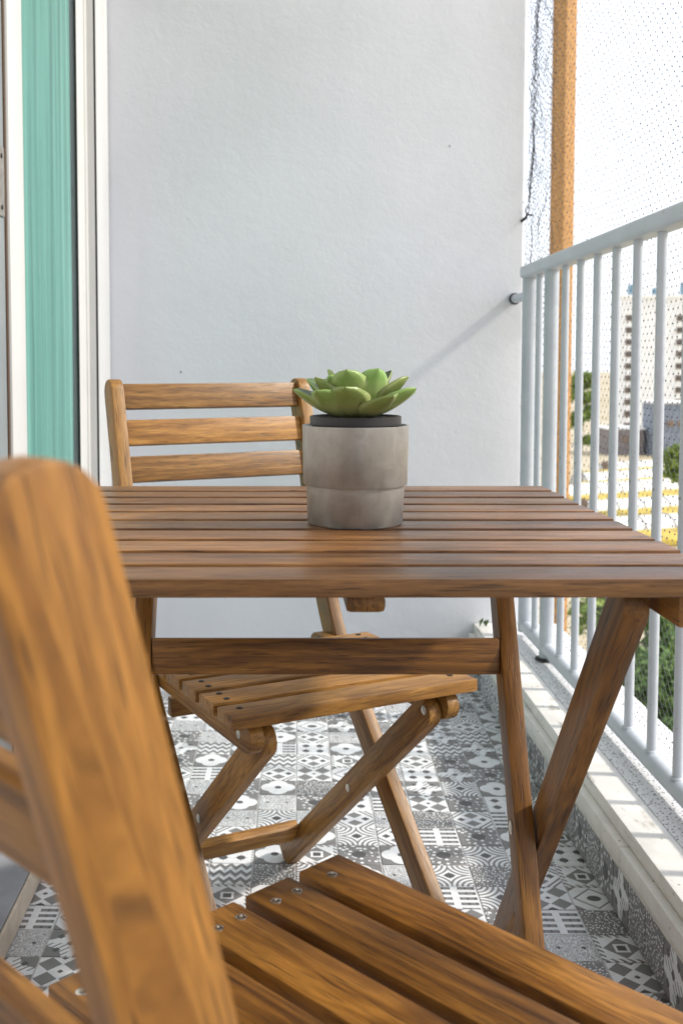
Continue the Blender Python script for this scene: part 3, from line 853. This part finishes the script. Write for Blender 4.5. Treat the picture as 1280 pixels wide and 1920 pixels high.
# tan column
colm = empty('tan_column', (3.655, 14.0, GZ)); tag(colm, 'tall tan plastered square column rising beyond the net', 'column')
TAN = simple('tan_plaster', (.40, .215, .075), .85, 0, 26, .45, (.6, .02))
link('shaft', box_mesh(.22, .22, 30, .012, 2, False).copy(), None, colm, Matrix.Translation((0, 0, 15)) @ Matrix.Rotation(R(38), 4, 'Z')).data.materials.append(TAN)
link('base_block', box_mesh(.5, .5, .6, .02, 2, False).copy(), None, colm, Matrix.Translation((0, 0, .3)) @ Matrix.Rotation(R(38), 4, 'Z')).data.materials.append(TAN)

# trees
def foliage_mat(name, a, b):
    m, nt, bs = new_mat(name); X.nt = nt
    gi = N(nt, 'ShaderNodeNewGeometry'); c = ramp(nt, gi.outputs['Random Per Island'], [(0, a), (1, b)])
    nt.links.new(c, bs.inputs['Base Color']); bs.inputs['Roughness'].default_value = .6
    tr = N(nt, 'ShaderNodeBsdfTranslucent'); nt.links.new(c, tr.inputs[0])
    ms = N(nt, 'ShaderNodeMixShader'); ms.inputs[0].default_value = .3
    nt.links.new(bs.outputs[0], ms.inputs[1]); nt.links.new(tr.outputs[0], ms.inputs[2])
    nt.links.new(ms.outputs[0], nt.nodes['Material Output'].inputs[0]); return m
FD = foliage_mat('dark_foliage', (.075, .15, .035), (.15, .24, .06)); FL = foliage_mat('light_foliage', (.14, .22, .03), (.26, .34, .06))
BARK = simple('bark', (.12, .085, .06), .9, 0, 3, .3, (.5, .05))
def tree(label, x, y, h, cr, ch, mat, nl, ls, seed, group='trees beyond the railing'):
    r_ = random.Random(seed); t = empty('tree', (x, y, GZ)); tag(t, label, 'tree', group)
    trunk_h = h - ch*.55
    link('trunk', tube_mesh([(0, 0, -.2), (.1, .05, trunk_h*.5), (.05, .15, trunk_h)], [cr*.07, cr*.05, cr*.03], 8), BARK, t)
    clumps = []
    for k in range(16):
        a = r_.uniform(0, 6.28); q = r_.uniform(.15, .8); zz = r_.uniform(-.42, .42)
        q *= math.sqrt(max(.1, 1-(zz*2)**2))
        p = Vector((cr*q*math.cos(a), cr*q*math.sin(a), h - ch/2 + ch*zz)); clumps.append((p, cr*r_.uniform(.25, .45)))
        if k < 8: link('limb', tube_mesh([(.05, .1, trunk_h*.75 + r_.uniform(-1, 1)), tuple(p*.6 + Vector((0, 0, (h-ch/2)*.4*0 + p.z*.4))), tuple(p)], [cr*.04, cr*.025, cr*.01], 5), BARK, t)
    V, Fc = [], []
    for k in range(nl):
        c, rr = r_.choice(clumps); d = Vector((r_.gauss(0, 1), r_.gauss(0, 1), r_.gauss(0, 1))).normalized()
        p = c + d*rr*r_.uniform(.45, 1.05); u = Vector((r_.gauss(0, 1), r_.gauss(0, 1), r_.gauss(0, .6))).normalized(); v = u.cross(d + Vector((.01, 0, .02))).normalized()
        s = ls*r_.uniform(.6, 1.3); b = len(V)
        V += [p-u*s, p+v*s*.55, p+u*s, p-v*s*.55]; Fc.append((b, b+1, b+2, b+3))
    me = bpy.data.meshes.new('crown'); me.from_pydata(V, [], Fc); link('crown', me, mat, t)
tree('yellow green tree seen between the railing bars beside the tan column', 19.55, 70, 20.0, 1.15, 6.0, FL, 2200, .26, 3)
tree('small bright green tree in front of the white tunnels', 50.5, 134, 9.6, 2.6, 5.0, FL, 1800, .4, 4)
tree('bright green tree just below the table corner behind the railing', 15.2, 50, 9.5, 2.2, 5.2, FL, 3200, .22, 5)
tree('dark green tree below the table, nearest to the railing post', 17.0, 47, 7.2, 2.5, 5.6, FD, 4200, .22, 6)
tree('dark green tree below the table, in the middle of its group', 18.6, 50, 9.3, 2.6, 6.4, FD, 4200, .22, 8)
tree('dark green tree below the table at the right edge', 20.6, 52, 9.6, 2.6, 6.8, FD, 4200, .22, 9)
tree('dark low green tree lowest below the table beside the red brown hut', 16.2, 42.5, 5.0, 2.2, 4.2, FD, 3600, .2, 10)
hut = empty('hut', (17.1, 41.0, GZ)); tag(hut, 'small red brown hut under the trees at the right edge', 'hut')
link('wall', box_mesh(2.0, 2.4, 2.4, 0, 1, False).copy(), None, hut, Matrix.Translation((0, 0, 1.2))).data.materials.append(simple('red_brown_wall', (.26, .09, .05), .8, 0, 2, .2))
link('roof', box_mesh(2.5, 2.9, .2, 0, 1, False).copy(), None, hut, Matrix.Translation((0, 0, 2.5)) @ Matrix.Rotation(.08, 4, 'Y')).data.materials.append(simple('rusty_roof', (.30, .15, .09), .7, 0, 3, .3))
